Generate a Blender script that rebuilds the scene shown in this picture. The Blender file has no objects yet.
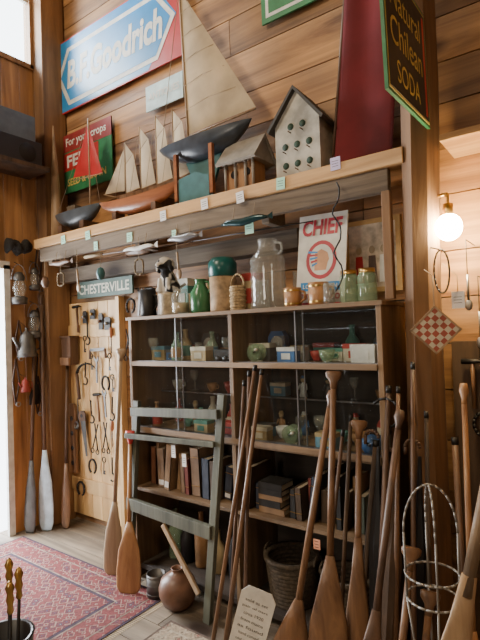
import bpy, math, random
from mathutils import Vector, Matrix
random.seed(7)
V=Vector
# ---------------- camera ----------------
f=V((-0.5906,0.8070,0)).normalized(); p=math.radians(1.4); r=math.radians(2.0)
R0=f.cross(V((0,0,1))).normalized()
fw=(f*math.cos(p)+V((0,0,1))*math.sin(p)).normalized(); U0=R0.cross(fw).normalized()
cx=R0*math.cos(r)-U0*math.sin(r); cy=R0*math.sin(r)+U0*math.cos(r)
cam=bpy.data.cameras.new('camera'); co=bpy.data.objects.new('camera',cam); bpy.context.collection.objects.link(co)
M=Matrix((cx,cy,-fw)).transposed().to_4x4(); M.translation=V((0,-2.43,1.5)); co.matrix_world=M
cam.sensor_fit='HORIZONTAL'; cam.sensor_width=36; cam.lens=36; cam.clip_start=0.02
bpy.context.scene.camera=co
# ---------------- materials ----------------
MC={}
def newmat(name):
    m=bpy.data.materials.new(name); m.use_nodes=True
    nt=m.node_tree; return m,nt,nt.nodes['Principled BSDF']
def mat(name,col,rough=.6,metal=0,var=.25,scale=14,bump=.15,emit=0):
    if name in MC: return MC[name]
    m,nt,b=newmat(name); n=nt.nodes; l=nt.links
    tc=n.new('ShaderNodeTexCoord'); no=n.new('ShaderNodeTexNoise'); no.inputs['Scale'].default_value=scale; no.inputs['Detail'].default_value=5
    l.new(tc.outputs['Object'],no.inputs['Vector'])
    cr=n.new('ShaderNodeValToRGB'); c=V(col)
    cr.color_ramp.elements[0].position=.3; cr.color_ramp.elements[1].position=.7
    cr.color_ramp.elements[0].color=(*(c*(1-var)),1); cr.color_ramp.elements[1].color=(*[min(1,x*(1+var*.6)) for x in c],1)
    l.new(no.outputs['Fac'],cr.inputs['Fac']); l.new(cr.outputs['Color'],b.inputs['Base Color'])
    b.inputs['Roughness'].default_value=rough; b.inputs['Metallic'].default_value=metal
    if bump:
        bp=n.new('ShaderNodeBump'); bp.inputs['Strength'].default_value=bump; bp.inputs['Distance'].default_value=.01
        l.new(no.outputs['Fac'],bp.inputs['Height']); l.new(bp.outputs['Normal'],b.inputs['Normal'])
    if emit:
        b.inputs['Emission Color'].default_value=(*col,1); b.inputs['Emission Strength'].default_value=emit
    MC[name]=m; return m
def wood(name,c1,c2,axis='X',rough=.6,knots=0,var=.5,freq=16,bump=.3,grey=0):
    if name in MC: return MC[name]
    m,nt,b=newmat(name); n=nt.nodes; l=nt.links
    tc=n.new('ShaderNodeTexCoord'); g=n.new('ShaderNodeNewGeometry')
    mul=n.new('ShaderNodeVectorMath'); mul.operation='SCALE'; mul.inputs[0].default_value=(7.3,5.1,9.7)
    l.new(g.outputs['Random Per Island'],mul.inputs['Scale'])
    add=n.new('ShaderNodeVectorMath'); l.new(tc.outputs['Object'],add.inputs[0]); l.new(mul.outputs[0],add.inputs[1])
    mp=n.new('ShaderNodeMapping'); s=[freq]*3; s['XYZ'.index(axis)]=freq*.07; mp.inputs['Scale'].default_value=s
    l.new(add.outputs[0],mp.inputs['Vector'])
    no=n.new('ShaderNodeTexNoise'); no.inputs['Scale'].default_value=1; no.inputs['Detail'].default_value=7; no.inputs['Distortion'].default_value=.6; no.inputs['Roughness'].default_value=.65
    l.new(mp.outputs[0],no.inputs['Vector'])
    cr=n.new('ShaderNodeValToRGB'); cr.color_ramp.elements[0].position=.32; cr.color_ramp.elements[1].position=.66
    cr.color_ramp.elements[0].color=(*c1,1); cr.color_ramp.elements[1].color=(*c2,1)
    l.new(no.outputs['Fac'],cr.inputs['Fac'])
    mr=n.new('ShaderNodeMapRange'); mr.inputs['To Min'].default_value=1-var*.6; mr.inputs['To Max'].default_value=1+var*.4
    l.new(g.outputs['Random Per Island'],mr.inputs['Value'])
    sc=n.new('ShaderNodeVectorMath'); sc.operation='SCALE'; l.new(cr.outputs['Color'],sc.inputs[0]); l.new(mr.outputs[0],sc.inputs['Scale'])
    last=sc.outputs[0]
    if grey:
        n2=n.new('ShaderNodeTexNoise'); n2.inputs['Scale'].default_value=2.2; n2.inputs['Detail'].default_value=6; l.new(add.outputs[0],n2.inputs['Vector'])
        hs=n.new('ShaderNodeHueSaturation'); hs.inputs['Saturation'].default_value=.75; hs.inputs['Value'].default_value=.55; l.new(last,hs.inputs['Color'])
        r2=n.new('ShaderNodeMapRange'); r2.inputs['From Min'].default_value=.42; r2.inputs['From Max'].default_value=.60; r2.inputs['To Max'].default_value=grey; l.new(n2.outputs['Fac'],r2.inputs['Value'])
        mx=n.new('ShaderNodeMixRGB'); l.new(r2.outputs[0],mx.inputs[0]); l.new(last,mx.inputs[1]); l.new(hs.outputs[0],mx.inputs[2]); last=mx.outputs[0]
    if knots:
        mp2=n.new('ShaderNodeMapping'); s=[knots]*3; s['XYZ'.index(axis)]=knots*.6; mp2.inputs['Scale'].default_value=s
        l.new(add.outputs[0],mp2.inputs['Vector'])
        vo=n.new('ShaderNodeTexVoronoi'); vo.inputs['Scale'].default_value=1; l.new(mp2.outputs[0],vo.inputs['Vector'])
        kr=n.new('ShaderNodeValToRGB'); kr.color_ramp.elements[0].position=.07; kr.color_ramp.elements[0].color=(.14,.09,.06,1)
        kr.color_ramp.elements[1].position=.22; kr.color_ramp.elements[1].color=(1,1,1,1)
        l.new(vo.outputs['Distance'],kr.inputs['Fac'])
        mm=n.new('ShaderNodeVectorMath'); mm.operation='MULTIPLY'; l.new(last,mm.inputs[0]); l.new(kr.outputs['Color'],mm.inputs[1]); last=mm.outputs[0]
    l.new(last,b.inputs['Base Color']); b.inputs['Roughness'].default_value=rough
    bp=n.new('ShaderNodeBump'); bp.inputs['Strength'].default_value=bump; bp.inputs['Distance'].default_value=.01
    l.new(no.outputs['Fac'],bp.inputs['Height']); l.new(bp.outputs['Normal'],b.inputs['Normal'])
    MC[name]=m; return m
def glass(name,col=(1,1,1),alpha=.15,rough=.03,refl=.04):
    # thin glass: symmetric facing-based (Schlick) reflection so both faces of a pane behave alike
    if name in MC: return MC[name]
    m,nt,b=newmat(name); n=nt.nodes; l=nt.links
    t=n.new('ShaderNodeBsdfTransparent'); t.inputs['Color'].default_value=(*[1-(1-c)*.25 for c in col],1)
    g=n.new('ShaderNodeBsdfGlossy'); g.inputs['Roughness'].default_value=rough
    d=n.new('ShaderNodeBsdfDiffuse'); d.inputs['Color'].default_value=(*col,1)
    lw_=n.new('ShaderNodeLayerWeight'); lw_.inputs['Blend'].default_value=.5
    pw=n.new('ShaderNodeMath'); pw.operation='POWER'; pw.inputs[1].default_value=5; l.new(lw_.outputs['Facing'],pw.inputs[0])
    ma=n.new('ShaderNodeMath'); ma.operation='MULTIPLY_ADD'; ma.inputs[1].default_value=.8; ma.inputs[2].default_value=refl; l.new(pw.outputs[0],ma.inputs[0])
    m1=n.new('ShaderNodeMixShader'); m1.inputs[0].default_value=alpha; l.new(t.outputs[0],m1.inputs[1]); l.new(d.outputs[0],m1.inputs[2])
    m2=n.new('ShaderNodeMixShader'); l.new(ma.outputs[0],m2.inputs[0]); l.new(m1.outputs[0],m2.inputs[1]); l.new(g.outputs[0],m2.inputs[2])
    l.new(m2.outputs[0],n['Material Output'].inputs['Surface']); MC[name]=m; return m
# ---------------- builder ----------------
class B:
    def __init__(s): s.v=[];s.f=[];s.m=[];s.sm=[];s.mats=[]
    def mi(s,m):
        if m not in s.mats: s.mats.append(m)
        return s.mats.index(m)
    def add(s,vs,fs,m,smooth=False,T=None):
        o=len(s.v); k=s.mi(m)
        for v in vs:
            v=V(v); s.v.append(T@v if T else v)
        for fc in fs: s.f.append([i+o for i in fc]); s.m.append(k); s.sm.append(smooth)
    def box(s,c,d,m,T=None):
        x,y,z=c; a,b,e=d[0]/2,d[1]/2,d[2]/2
        vs=[(x+i*a,y+j*b,z+k*e) for i in(-1,1) for j in(-1,1) for k in(-1,1)]
        s.add(vs,[(0,1,3,2),(4,6,7,5),(0,4,5,1),(2,3,7,6),(0,2,6,4),(1,5,7,3)],m,False,T)
    def bb(s,x0,x1,y0,y1,z0,z1,m,T=None): s.box(((x0+x1)/2,(y0+y1)/2,(z0+z1)/2),(abs(x1-x0),abs(y1-y0),abs(z1-z0)),m,T)
    def loft(s,secs,X,Y,m,n=12,caps=True,T=None,smooth=True):
        vs=[];fs=[]
        for (c,a,b) in secs:
            c=V(c)
            for i in range(n):
                t=2*math.pi*i/n; vs.append(c+X*(a*math.cos(t))+Y*(b*math.sin(t)))
        for k in range(len(secs)-1):
            for i in range(n):
                j=(i+1)%n; fs.append((k*n+i,k*n+j,(k+1)*n+j,(k+1)*n+i))
        if caps: fs.append(tuple(range(n))[::-1]); fs.append(tuple((len(secs)-1)*n+i for i in range(n)))
        s.add(vs,fs,m,smooth,T)
    def rod(s,a,b,r1,m,r2=None,n=10,T=None):
        a,b=V(a),V(b); d=(b-a).normalized(); X=d.orthogonal().normalized(); Y=d.cross(X); r2=r1 if r2 is None else r2
        s.loft([(a,r1,r1),(b,r2,r2)],X,Y,m,n,True,T)
    def tube(s,pts,r,m,n=6,T=None):
        pts=[V(q) for q in pts]
        for a,b in zip(pts,pts[1:]):
            if (b-a).length>1e-5: s.rod(a,b,r,m,None,n,T)
    def lathe(s,prof,o,m,n=24,T=None,ax=None):
        X,Y,Z=V((1,0,0)),V((0,1,0)),V((0,0,1))
        if ax is not None:
            Z=V(ax).normalized(); X=Z.orthogonal().normalized(); Y=Z.cross(X)
        o=V(o); s.loft([(o+Z*z,r_,r_) for r_,z in prof],X,Y,m,n,False,T)
    def ell(s,c,d,m,n=16,T=None):
        c=V(c); N=10; secs=[(c+V((0,0,-d[2]*math.cos(math.pi*i/N))),max(1e-4,d[0]*math.sin(math.pi*i/N)),max(1e-4,d[1]*math.sin(math.pi*i/N))) for i in range(N+1)]
        s.loft(secs,V((1,0,0)),V((0,1,0)),m,n,False,T)
    def prism(s,pts,th,m,T=None):
        n=len(pts); vs=[(x,y,0) for x,y in pts]+[(x,y,th) for x,y in pts]
        fs=[tuple(range(n))[::-1],tuple(range(n,2*n))]+[(i,(i+1)%n,n+(i+1)%n,n+i) for i in range(n)]
        s.add(vs,fs,m,False,T)
    def tri(s,a,b,c,m,bil=.03,nrm=V((0,-1,0)),n=8):
        a,b,c=V(a),V(b),V(c); vs=[];idx={};fs=[]
        for i in range(n+1):
            for j in range(n+1-i):
                u,w=i/n,j/n; k=1-u-w; idx[i,j]=len(vs); vs.append(a*k+b*u+c*w+nrm*(bil*27*u*w*k+bil*u*k))
        for i in range(n):
            for j in range(n-i):
                fs.append((idx[i,j],idx[i+1,j],idx[i,j+1]))
                if j<n-i-1: fs.append((idx[i+1,j],idx[i+1,j+1],idx[i,j+1]))
        s.add(vs,fs,m,True)
    def quad(s,a,b,c,d,m,bil=.02,nrm=V((0,-1,0)),n=6):
        a,b,c,d=map(V,(a,b,c,d)); vs=[];fs=[]
        for i in range(n+1):
            for j in range(n+1):
                u,w=i/n,j/n; vs.append(a*(1-u)*(1-w)+b*u*(1-w)+c*u*w+d*(1-u)*w+nrm*bil*16*u*(1-u)*w*(1-w))
        for i in range(n):
            for j in range(n): fs.append((i*(n+1)+j,(i+1)*(n+1)+j,(i+1)*(n+1)+j+1,i*(n+1)+j+1))
        s.add(vs,fs,m,True)
    def hull(s,x0,x1,y,zt,depth,beam,m,md,sheer=.03,full=.7,N=18):
        vs=[];fs=[];n=9
        for i in range(N+1):
            t=i/N; w=max(.02,math.sin(math.pi*t)**full); x=x0+(x1-x0)*t; z=zt+sheer*(2*t-1)**2
            for j in range(n+1):
                a=math.pi*j/n; vs.append((x,y-math.cos(a)*beam/2*w,z-abs(math.sin(a))**.8*depth*w))
        q=n+1
        for i in range(N):
            for j in range(n): fs.append((i*q+j,(i+1)*q+j,(i+1)*q+j+1,i*q+j+1))
        s.add(vs,fs,m,True)
        s.add(vs,[(i*q,i*q+n,(i+1)*q+n,(i+1)*q) for i in range(N)],md,False)
    def text(s,t,w,h,m,T,depth=.002,ital=0,bold=0):
        cu=bpy.data.curves.new('t','FONT'); cu.body=t; cu.size=1; cu.shear=ital; cu.offset=bold; cu.resolution_u=3; cu.align_x='CENTER'
        ob=bpy.data.objects.new('t',cu); bpy.context.collection.objects.link(ob)
        me=ob.to_mesh(); vs=[v.co.copy() for v in me.vertices]; fs=[tuple(q.vertices) for q in me.polygons]; ob.to_mesh_clear()
        bpy.data.objects.remove(ob)
        if not vs: return
        xa,xb=min(v.x for v in vs),max(v.x for v in vs); ya,yb=min(v.y for v in vs),max(v.y for v in vs)
        vs=[V(((v.x-(xa+xb)/2)*w/(xb-xa),(v.y-(ya+yb)/2)*h/(yb-ya),depth)) for v in vs]
        s.add(vs,fs,m,False,T)
    def obj(s,name,bevel=0,remesh=0):
        me=bpy.data.meshes.new(name); me.from_pydata([tuple(v) for v in s.v],[],s.f)
        for m in s.mats: me.materials.append(m)
        for q,k,sm in zip(me.polygons,s.m,s.sm): q.material_index=k; q.use_smooth=sm
        me.validate(); me.update()
        o=bpy.data.objects.new(name,me); bpy.context.collection.objects.link(o)
        if remesh:
            md=o.modifiers.new('r','REMESH'); md.mode='VOXEL'; md.voxel_size=remesh; md.use_smooth_shade=True
            sm=o.modifiers.new('s','SMOOTH'); sm.iterations=4; sm.factor=.6
        if bevel:
            md=o.modifiers.new('b','BEVEL'); md.width=bevel; md.segments=2; md.limit_method='ANGLE'
        return o
def frameT(o,x,y):
    x=V(x).normalized(); y=V(y).normalized(); z=x.cross(y).normalized(); y=z.cross(x)
    T=Matrix((x,y,z)).transposed().to_4x4(); T.translation=V(o); return T
def wallT(x,z,y=-.03,roll=0):
    c,s_=math.cos(roll),math.sin(roll); return frameT((x,y,z),(c,0,s_),(-s_,0,c))
def arc(n,a0,a1): return [a0+(a1-a0)*i/n for i in range(n+1)]
# palette
W_wall=wood('wall_boards',(.14,.055,.018),(.56,.29,.105),'X',.6,3.6,.8,9,.4,.5)
W_wallv=wood('wall_boards_vertical',(.19,.08,.025),(.52,.255,.085),'Z',.6,3.4,.7,9,.3,.35)
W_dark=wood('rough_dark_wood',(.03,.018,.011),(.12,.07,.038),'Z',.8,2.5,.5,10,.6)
W_tim=wood('timber_post_wood',(.055,.028,.014),(.23,.12,.052),'Z',.75,2.5,.3,9,.6,.3)
W_post=wood('post_wood',(.15,.07,.028),(.40,.21,.085),'Z',.65,2.5,.3,9,.3,.35)
W_shelf=wood('shelf_pine',(.40,.20,.07),(.78,.47,.20),'X',.5,3,.3,10,.3,.2)
W_grey=wood('weathered_grey_beam',(.07,.05,.035),(.24,.185,.13),'X',.85,2,.4,12,.6)
W_case=wood('case_frame_wood',(.14,.085,.042),(.36,.23,.125),'X',.55,0,.3,12,.3,.4)
W_casez=wood('case_frame_wood_upright',(.12,.07,.036),(.30,.19,.10),'Z',.55,0,.3,12,.3,.4)
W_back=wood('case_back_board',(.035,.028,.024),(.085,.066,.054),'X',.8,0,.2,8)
W_ply=wood('pine_door',(.50,.28,.10),(.80,.54,.25),'Z',.5,2.8,.3,9,.3,.2)
W_floor=wood('floor_planks',(.13,.10,.072),(.38,.30,.215),'X',.5,2.2,.4,8,.3,.6)
W_pad=wood('paddle_varnish',(.095,.045,.022),(.29,.15,.07),'Z',.4,0,.4,18,.15,.4)
W_pad2=wood('paddle_orange',(.29,.125,.045),(.50,.26,.105),'Z',.4,0,.3,18,.15,.3)
W_pad3=wood('paddle_pale',(.26,.16,.085),(.48,.33,.19),'Z',.5,0,.3,18,.15,.5)
W_pole=wood('pole_brown',(.05,.028,.018),(.17,.09,.05),'Z',.5,0,.4,20,.15)
W_red=wood('mahogany',(.20,.065,.03),(.38,.145,.06),'X',.3,0,.2,18,.1)
W_sage=wood('sage_paint',(.055,.06,.044),(.145,.15,.11),'Z',.6,0,.2,14,.25)
white=mat('white_paint',(.70,.68,.62),.5,var=.2); cream=mat('cream_cloth',(.48,.37,.235),.9,var=.3,scale=5,bump=.4); black=mat('black_paint',(.015,.015,.017),.45)
blue=mat('sign_blue',(.03,.25,.58),.35,var=.2,scale=5); red=mat('sign_red',(.48,.03,.03),.4,var=.25,scale=6); green=mat('sign_green',(.03,.20,.08),.4)
yellow=mat('sign_yellow',(.62,.48,.12),.5); iron=mat('dark_iron',(.035,.033,.031),.5,.7); steel=mat('steel',(.33,.33,.34),.4,.9); brass=mat('brass',(.52,.34,.12),.3,.9)
tagw=mat('tag_white',(.8,.78,.76),.8,var=.05); tagg=mat('tag_green',(.45,.80,.62),.8,var=.05); tagp=mat('tag_lilac',(.62,.55,.80),.8,var=.05)
gl=glass('clear_glass',(.90,.97,.95),.004,.02,.035); glj=glass('jar_glass',(.86,.88,.82),.12,.05,.06); glg=glass('green_glass',(.50,.70,.48),.3,.05,.05); twine=mat('twine',(.33,.25,.16),.9)
maroon=mat('maroon_cloth',(.13,.012,.016),.9,var=.45,scale=4); leather=mat('leather',(.06,.03,.02),.6)
# ---------------- room ----------------
b=B(); z=0
while z<5.2:
    h=random.choice([.2,.24,.27,.22]); x=-3.8
    while x<2.2:
        x1=min(2.2,x+random.uniform(1.6,3.4)); b.bb(x+.002,x1-.002,0,.035+random.uniform(0,.006),z+.003,min(5.2,z+h)-.003,W_wall); x=x1
    z+=h
b.bb(-3.9,2.3,.05,.12,0,5.2,black); b.obj('wall_back')
b=B()
def lw(y0,y1,z0,z1):
    y=y0
    while y<y1-.01:
        w=min(.15,y1-y); b.bb(-3.72,-3.67,y+.002,y+w-.002,z0,z1,W_wallv); y+=w
lw(-.22,0,0,5.2);lw(-.49,-.22,0,3.76);lw(-1.35,-.49,2.05,3.76);lw(-1.1,-.22,4.7,5.2);lw(-5,-1.35,0,3.76);lw(-5,-1.1,3.76,5.2)
b.obj('wall_left')
b=B(); y=-5
while y<.05:
    x=-3.8
    while x<2.2:
        x1=min(2.2,x+random.uniform(1.2,2.5)); b.bb(x+.002,x1-.002,y+.002,y+.158,-.04,0,W_floor); x=x1
    y+=.16
b.bb(-3.8,2.2,-5,.1,-.08,-.045,black); b.obj('floor')
b=B()
for i in range(20): b.bb(-3.9+i*.31,-3.9+i*.31+.305,-5,.1,5.2,5.24,W_wallv)
for i in range(4): b.bb(-3.7,2.2,-4.6+i*1.1,-4.45+i*1.1,5.0,5.2,W_dark)
b.obj('ceiling')
b=B()
for i in range(22): b.bb(2.2,2.24,-5+i*.23,-5+i*.23+.226,0,5.2,W_wallv)
b.obj('wall_right')
b=B()
for i in range(21): b.bb(-3.8,2.24,-5.04,-5.0,i*.25,i*.25+.246,W_dark)
b.obj('wall_front')
b=B(); b.bb(-3.668,-3.64,-.52,-.47,0,2.08,white); b.bb(-3.668,-3.64,-1.37,-1.32,0,2.08,white); b.bb(-3.668,-3.64,-1.37,-.47,2.05,2.11,white); b.obj('door_1')
b=B(); b.bb(-3.74,-3.65,-.25,-.21,3.74,4.73,W_post); b.bb(-3.74,-3.65,-1.13,-1.07,3.73,4.73,W_post); b.bb(-3.74,-3.65,-1.13,-.2,3.73,3.77,W_post); b.bb(-3.74,-3.65,-1.13,-.2,4.68,4.74,W_post)
b.bb(-3.71,-3.68,-.69,-.66,3.76,4.7,white); b.bb(-3.71,-3.68,-1.1,-.22,4.3,4.33,white); b.bb(-3.70,-3.695,-1.1,-.25,3.76,4.7,gl); b.obj('window_1')
b=B(); b.bb(-3.66,-3.53,-.22,-.01,0,5.2,W_post); b.obj('corner_post',.006)
b=B(); b.bb(-3.52,-1.28,-.12,-.0,1.95,2.06,W_grey); b.obj('trim_1',.004)
b=B(); b.loft([((-.62,-.22,0),.09,.16),((-.61,-.22,.7),.08,.15),((-.60,-.22,1.6),.07,.15),((-.575,-.22,2.6),.078,.15),((-.575,-.22,5.2),.08,.15)],V((1,0,0)),V((0,1,0)),W_tim,8,smooth=False); b.obj('timber_post')
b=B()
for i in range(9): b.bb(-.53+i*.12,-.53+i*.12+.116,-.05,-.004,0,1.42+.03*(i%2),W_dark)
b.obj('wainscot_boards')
# ---------------- rugs ----------------
def rug(name,x0,x1,y0,y1,cols,sc):
    m,nt,bs=newmat(name+'_weave'); n=nt.nodes;l=nt.links
    tc=n.new('ShaderNodeTexCoord'); v1=n.new('ShaderNodeTexVoronoi'); v1.inputs['Scale'].default_value=sc; v1.distance='MANHATTAN'; v1.inputs['Randomness'].default_value=.8
    l.new(tc.outputs['Object'],v1.inputs['Vector']); cr=n.new('ShaderNodeValToRGB'); cr.color_ramp.interpolation='CONSTANT'
    e=cr.color_ramp.elements; e[0].position=0; e[0].color=(*cols[3],1); e[1].position=.12; e[1].color=(*cols[0],1)
    for pp,c in((.26,cols[1]),(.40,cols[2]),(.50,cols[1]),(.66,cols[3]),(.76,cols[1])): q=e.new(pp); q.color=(*c,1)
    l.new(v1.outputs['Distance'],cr.inputs['Fac'])
    nz=n.new('ShaderNodeTexNoise'); nz.inputs['Scale'].default_value=sc*4; nz.inputs['Detail'].default_value=6; l.new(tc.outputs['Object'],nz.inputs['Vector'])
    mx=n.new('ShaderNodeMixRGB'); mx.blend_type='OVERLAY'; mx.inputs[0].default_value=.9; l.new(cr.outputs['Color'],mx.inputs[1]); l.new(nz.outputs['Fac'],mx.inputs[2])
    l.new(mx.outputs[0],bs.inputs['Base Color']); bs.inputs['Roughness'].default_value=.95
    bd=mat(name+'_border',cols[2],.95,var=.4,scale=30); bd2=mat(name+'_stripe',cols[3],.95,var=.5,scale=30)
    b=B(); b.bb(x0,x1,y0,y1,0.001,.006,bd)
    for k,(i,mm) in enumerate(((.015,m),(.06,bd2),(.07,m),(.20,bd2),(.21,bd),(.23,m))): b.bb(x0+i,x1-i,y0+i,y1-i,.002,.007+.0008*k,mm)
    for i in range(int((y1-y0)/.012)): b.bb(x1,x1+.04,y0+i*.012,y0+i*.012+.005,.001,.003,cream)
    b.obj(name)
rug('persian_rug',-3.55,-2.02,-2.0,-.46,[(.035,.04,.08),(.17,.035,.035),(.05,.03,.05),(.28,.20,.16)],20)
rug('runner_rug',-1.84,-.5,-1.9,-.62,[(.22,.07,.05),(.32,.24,.16),(.12,.08,.06),(.4,.33,.24)],18)
# ---------------- upper shelf ----------------
b=B(); b.bb(-3.5,-.625,-.35,-.005,2.205,2.275,W_shelf)
b.bb(-3.45,-.70,-.33,-.29,2.10,2.203,W_grey)
for x in(-3.4,-2.4,-1.4): b.bb(x,x+.05,-.29,-.125,2.07,2.203,W_grey)
b.bb(-.73,-.69,-.345,-.31,1.62,2.10,W_post)
b.obj('wall_shelf',.004)
b=B(); b.bb(-.49,.6,-.28,-.005,2.28,2.31,W_shelf); b.obj('side_shelf',.003)
def tag(x,z,y,m,w=.05,h=.06,roll=0):
    b=B(); T=wallT(x,z,y,roll); b.prism([(-w/2,-h/2),(w/2,-h/2),(w/2,h/2),(-w/2,h/2)],.002,m,T)
    for k in(-.012,0,.012): b.prism([(-w*.35,k-.001),(w*.3,k-.001),(w*.3,k+.001),(-w*.35,k+.001)],.0025,iron,T)
    b.obj('price_tag')
for x,z,m in((-2.81,2.21,tagg),(-2.07,2.22,tagw),(-1.74,2.23,tagw),(-1.49,2.22,tagw),(-1.235,2.24,tagg),(-.935,2.27,tagp),(-3.1,2.22,tagg)): tag(x,z,-.354,m,roll=random.uniform(-.1,.1))
tag(-2.4,2.14,-.334,tagg); tag(-1.45,2.06,-.335,tagg,.055,.08); tag(-2.75,2.13,-.334,tagg,.04,.06); tag(-2.0,2.10,-.334,tagg,.04,.05)
# ---------------- wall signs ----------------
b=B(); T=wallT(-2.885,3.69,-.03)
w,h=.75,.305
b.prism([(-w,-h),(w,-h),(w,h),(-w,h)],.012,red,T)
T2=T@Matrix.Translation((0,0,.0122)); b.prism([(-w+.01,-h+.01),(.40,-h+.01),(.69,0),(.48,h-.01),(-w+.01,h-.01)],.001,blue,T2)
T3=T@Matrix.Translation((0,0,.014)); b.prism([(-.69,0),(-.55,-.255),(.50,-.255),(.68,0),(.50,.225),(-.55,.225)],.001,white,T3)
T3=T@Matrix.Translation((0,0,.0155)); b.prism([(-.645,0),(-.525,-.22),(.485,-.22),(.635,0),(.485,.19),(-.525,.19)],.001,blue,T3)
b.text('B.F.Goodrich',1.12,.235,white,T@Matrix.Translation((0,-.005,.0165)),ital=.15,bold=.035); b.obj('advertising_sign')
b=B(); T=wallT(-3.23,2.95,-.03); w,h=.32,.245
b.prism([(-w,-h),(w,-h),(w,h),(-w,h)],.01,green,T); b.prism([(-w+.02,-.06),(.16,-.06),(.16,.09),(-w+.02,.09)],.012,red,T); b.prism([(-w,.10),(w,.10),(w,h),(-w,h)],.0112,mat('sign_dark_red',(.28,.03,.03),.5),T)
b.text('For your crops',.52,.085,white,T@Matrix.Translation((0,.17,.0115)),bold=.02); b.text('FEED',.36,.10,white,T@Matrix.Translation((-.07,.015,.0125)),bold=.03); b.text('SEED & GRAIN',.5,.06,yellow,T@Matrix.Translation((0,-.16,.011)),bold=.02); b.obj('feed_sign')
b=B(); T=wallT(-2.34,3.19,-.03); b.prism([(-.18,-.09),(.18,-.09),(.18,.09),(-.18,.09)],.01,mat('pale_blue_sign',(.50,.66,.66),.5),T); b.text('ANTIQUES',.3,.06,white,T@Matrix.Translation((0,0,.011)),bold=.02); b.obj('small_wall_sign')
b=B(); T=wallT(-1.31,3.52,-.03); b.prism([(-.2,-.2),(.2,-.2),(.2,.2),(-.2,.2)],.012,green,T); b.prism([(-.17,-.17),(.17,-.17),(.17,.17),(-.17,.17)],.0135,white,T); b.prism([(-.15,-.15),(.15,-.15),(.15,.15),(-.15,.15)],.015,green,T); b.obj('green_enamel_sign')
b=B(); T=frameT((-.525,-.60,2.545),(0,1,.06),(0,-.06,1)); w,h=.26,.235
b.prism([(-w,-h),(w,-h),(w,h),(-w,h)],.012,green,T); b.prism([(-w+.012,-h+.012),(w-.012,-h+.012),(w-.012,h-.012),(-w+.012,h-.012)],.0135,yellow,T); b.prism([(-w+.02,-h+.02),(w-.02,-h+.02),(w-.02,h-.02),(-w+.02,h-.02)],.015,black,T)
for t,y,ww,hh in(('Natural',.12,.36,.09),('Chilean',-.005,.38,.10),('SODA',-.14,.28,.08)): b.text(t,ww,hh,yellow,T@Matrix.Translation((-.02,y,.014)),bold=.0)
b.prism([(.2,-.2),(.225,-.2),(.225,.2),(.2,.2)],.0155,red,T)
b.rod((-.535,-.3,2.79),(-.535,-.88,2.76),.008,iron); b.obj('hanging_soda_sign')
b=B(); T=wallT(-3.015,1.875,-.06); b.prism([(-.33,-.065),(.33,-.065),(.33,.065),(-.33,.065)],.015,mat('sign_slate',(.07,.12,.10),.6),T); b.text('CHESTERVILLE',.6,.075,mat('sign_letters',(.6,.6,.5),.6),T@Matrix.Translation((0,0,.016)),bold=.02); b.obj('town_sign')
b=B(); T=wallT(-.90,1.87,-.005); b.prism([(-.15,-.19),(.15,-.19),(.15,.19),(-.15,.19)],.02,mat('gold_frame',(.55,.33,.12),.4,.3),T); b.prism([(-.125,-.165),(.125,-.165),(.125,.165),(-.125,.165)],.021,mat('old_print',(.62,.50,.36),.7,var=.4,scale=25),T)
for i,xx in enumerate((-.07,0,.06)): b.prism([(xx-.025,-.14),(xx+.025,-.14),(xx+.018,.0),(xx-.018,.0)],.0225,[red,W_pole,white][i],T); b.ell((xx,.03,.022),(.015,.02,.002),cream,T=T)
b.obj('framed_picture')
# ---------------- shelf-top objects ----------------
SZ=2.277
b=B(); b.loft([((-3.47,-.16,SZ),.055,.05),((-3.47,-.16,2.5),.05,.045),((-3.48,-.16,2.85),.03,.03),((-3.49,-.16,3.24),.004,.004)],V((1,0,0)),V((0,1,0)),W_pad3,10); b.obj('wooden_spire')
b=B(); b.hull(-3.40,-2.82,-.22,2.45,.12,.15,mat('hull_slate',(.07,.08,.09),.35),W_grey,.02); b.bb(-3.2,-3.1,-.25,-.19,2.45,2.50,W_grey); b.bb(-3.25,-3.2,-.3,-.14,SZ,2.35,W_pole); b.bb(-2.98,-2.93,-.3,-.14,SZ,2.35,W_pole)
b.rod((-2.95,-.22,2.42),(-2.95,-.22,3.12),.006,W_pad3); b.tri((-2.96,-.22,2.70),(-3.15,-.22,2.72),(-2.955,-.22,3.08),red,.01); b.tri((-2.94,-.22,2.68),(-2.80,-.22,2.68),(-2.945,-.22,3.06),red,.01)
b.rod((-3.15,-.22,2.70),(-2.80,-.22,2.68),.004,W_pad3); b.tube([(-2.95,-.22,3.1),(-3.36,-.22,2.48)],.0015,twine); b.tube([(-2.95,-.22,3.1),(-2.84,-.22,2.47)],.0015,twine); b.obj('model_sailboat')
cream2=mat('schooner_sail_cloth',(.60,.51,.38),.9,var=.2,scale=6)
b=B(); b.hull(-2.80,-2.06,-.11,2.50,.10,.12,W_pad,W_shelf,.03); b.bb(-2.6,-2.56,-.17,-.05,SZ,2.42,W_pole); b.bb(-2.3,-2.26,-.17,-.05,SZ,2.42,W_pole)
for x,zt_ in((-2.68,2.90),(-2.52,2.97),(-2.36,3.0),(-2.20,3.0)):
    b.rod((x,-.11,2.48),(x,-.11,zt_),.005,W_pad3)
    b.quad((x+.003,-.11,2.53),(x+.145,-.11,2.54),(x+.085,-.11,zt_-.10),(x+.003,-.11,zt_-.16),cream2,.012)
    b.tri((x+.003,-.11,zt_-.155),(x+.08,-.11,zt_-.10),(x+.003,-.11,zt_-.005),cream2,.004)
    b.rod((x,-.11,2.53),(x+.15,-.11,2.54),.003,W_pad3)
    b.tube([(x,-.11,zt_),(x-.06,-.16,2.51)],.0012,twine); b.tube([(x,-.11,zt_),(x+.16,-.11,zt_-.02)],.0012,twine)
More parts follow.
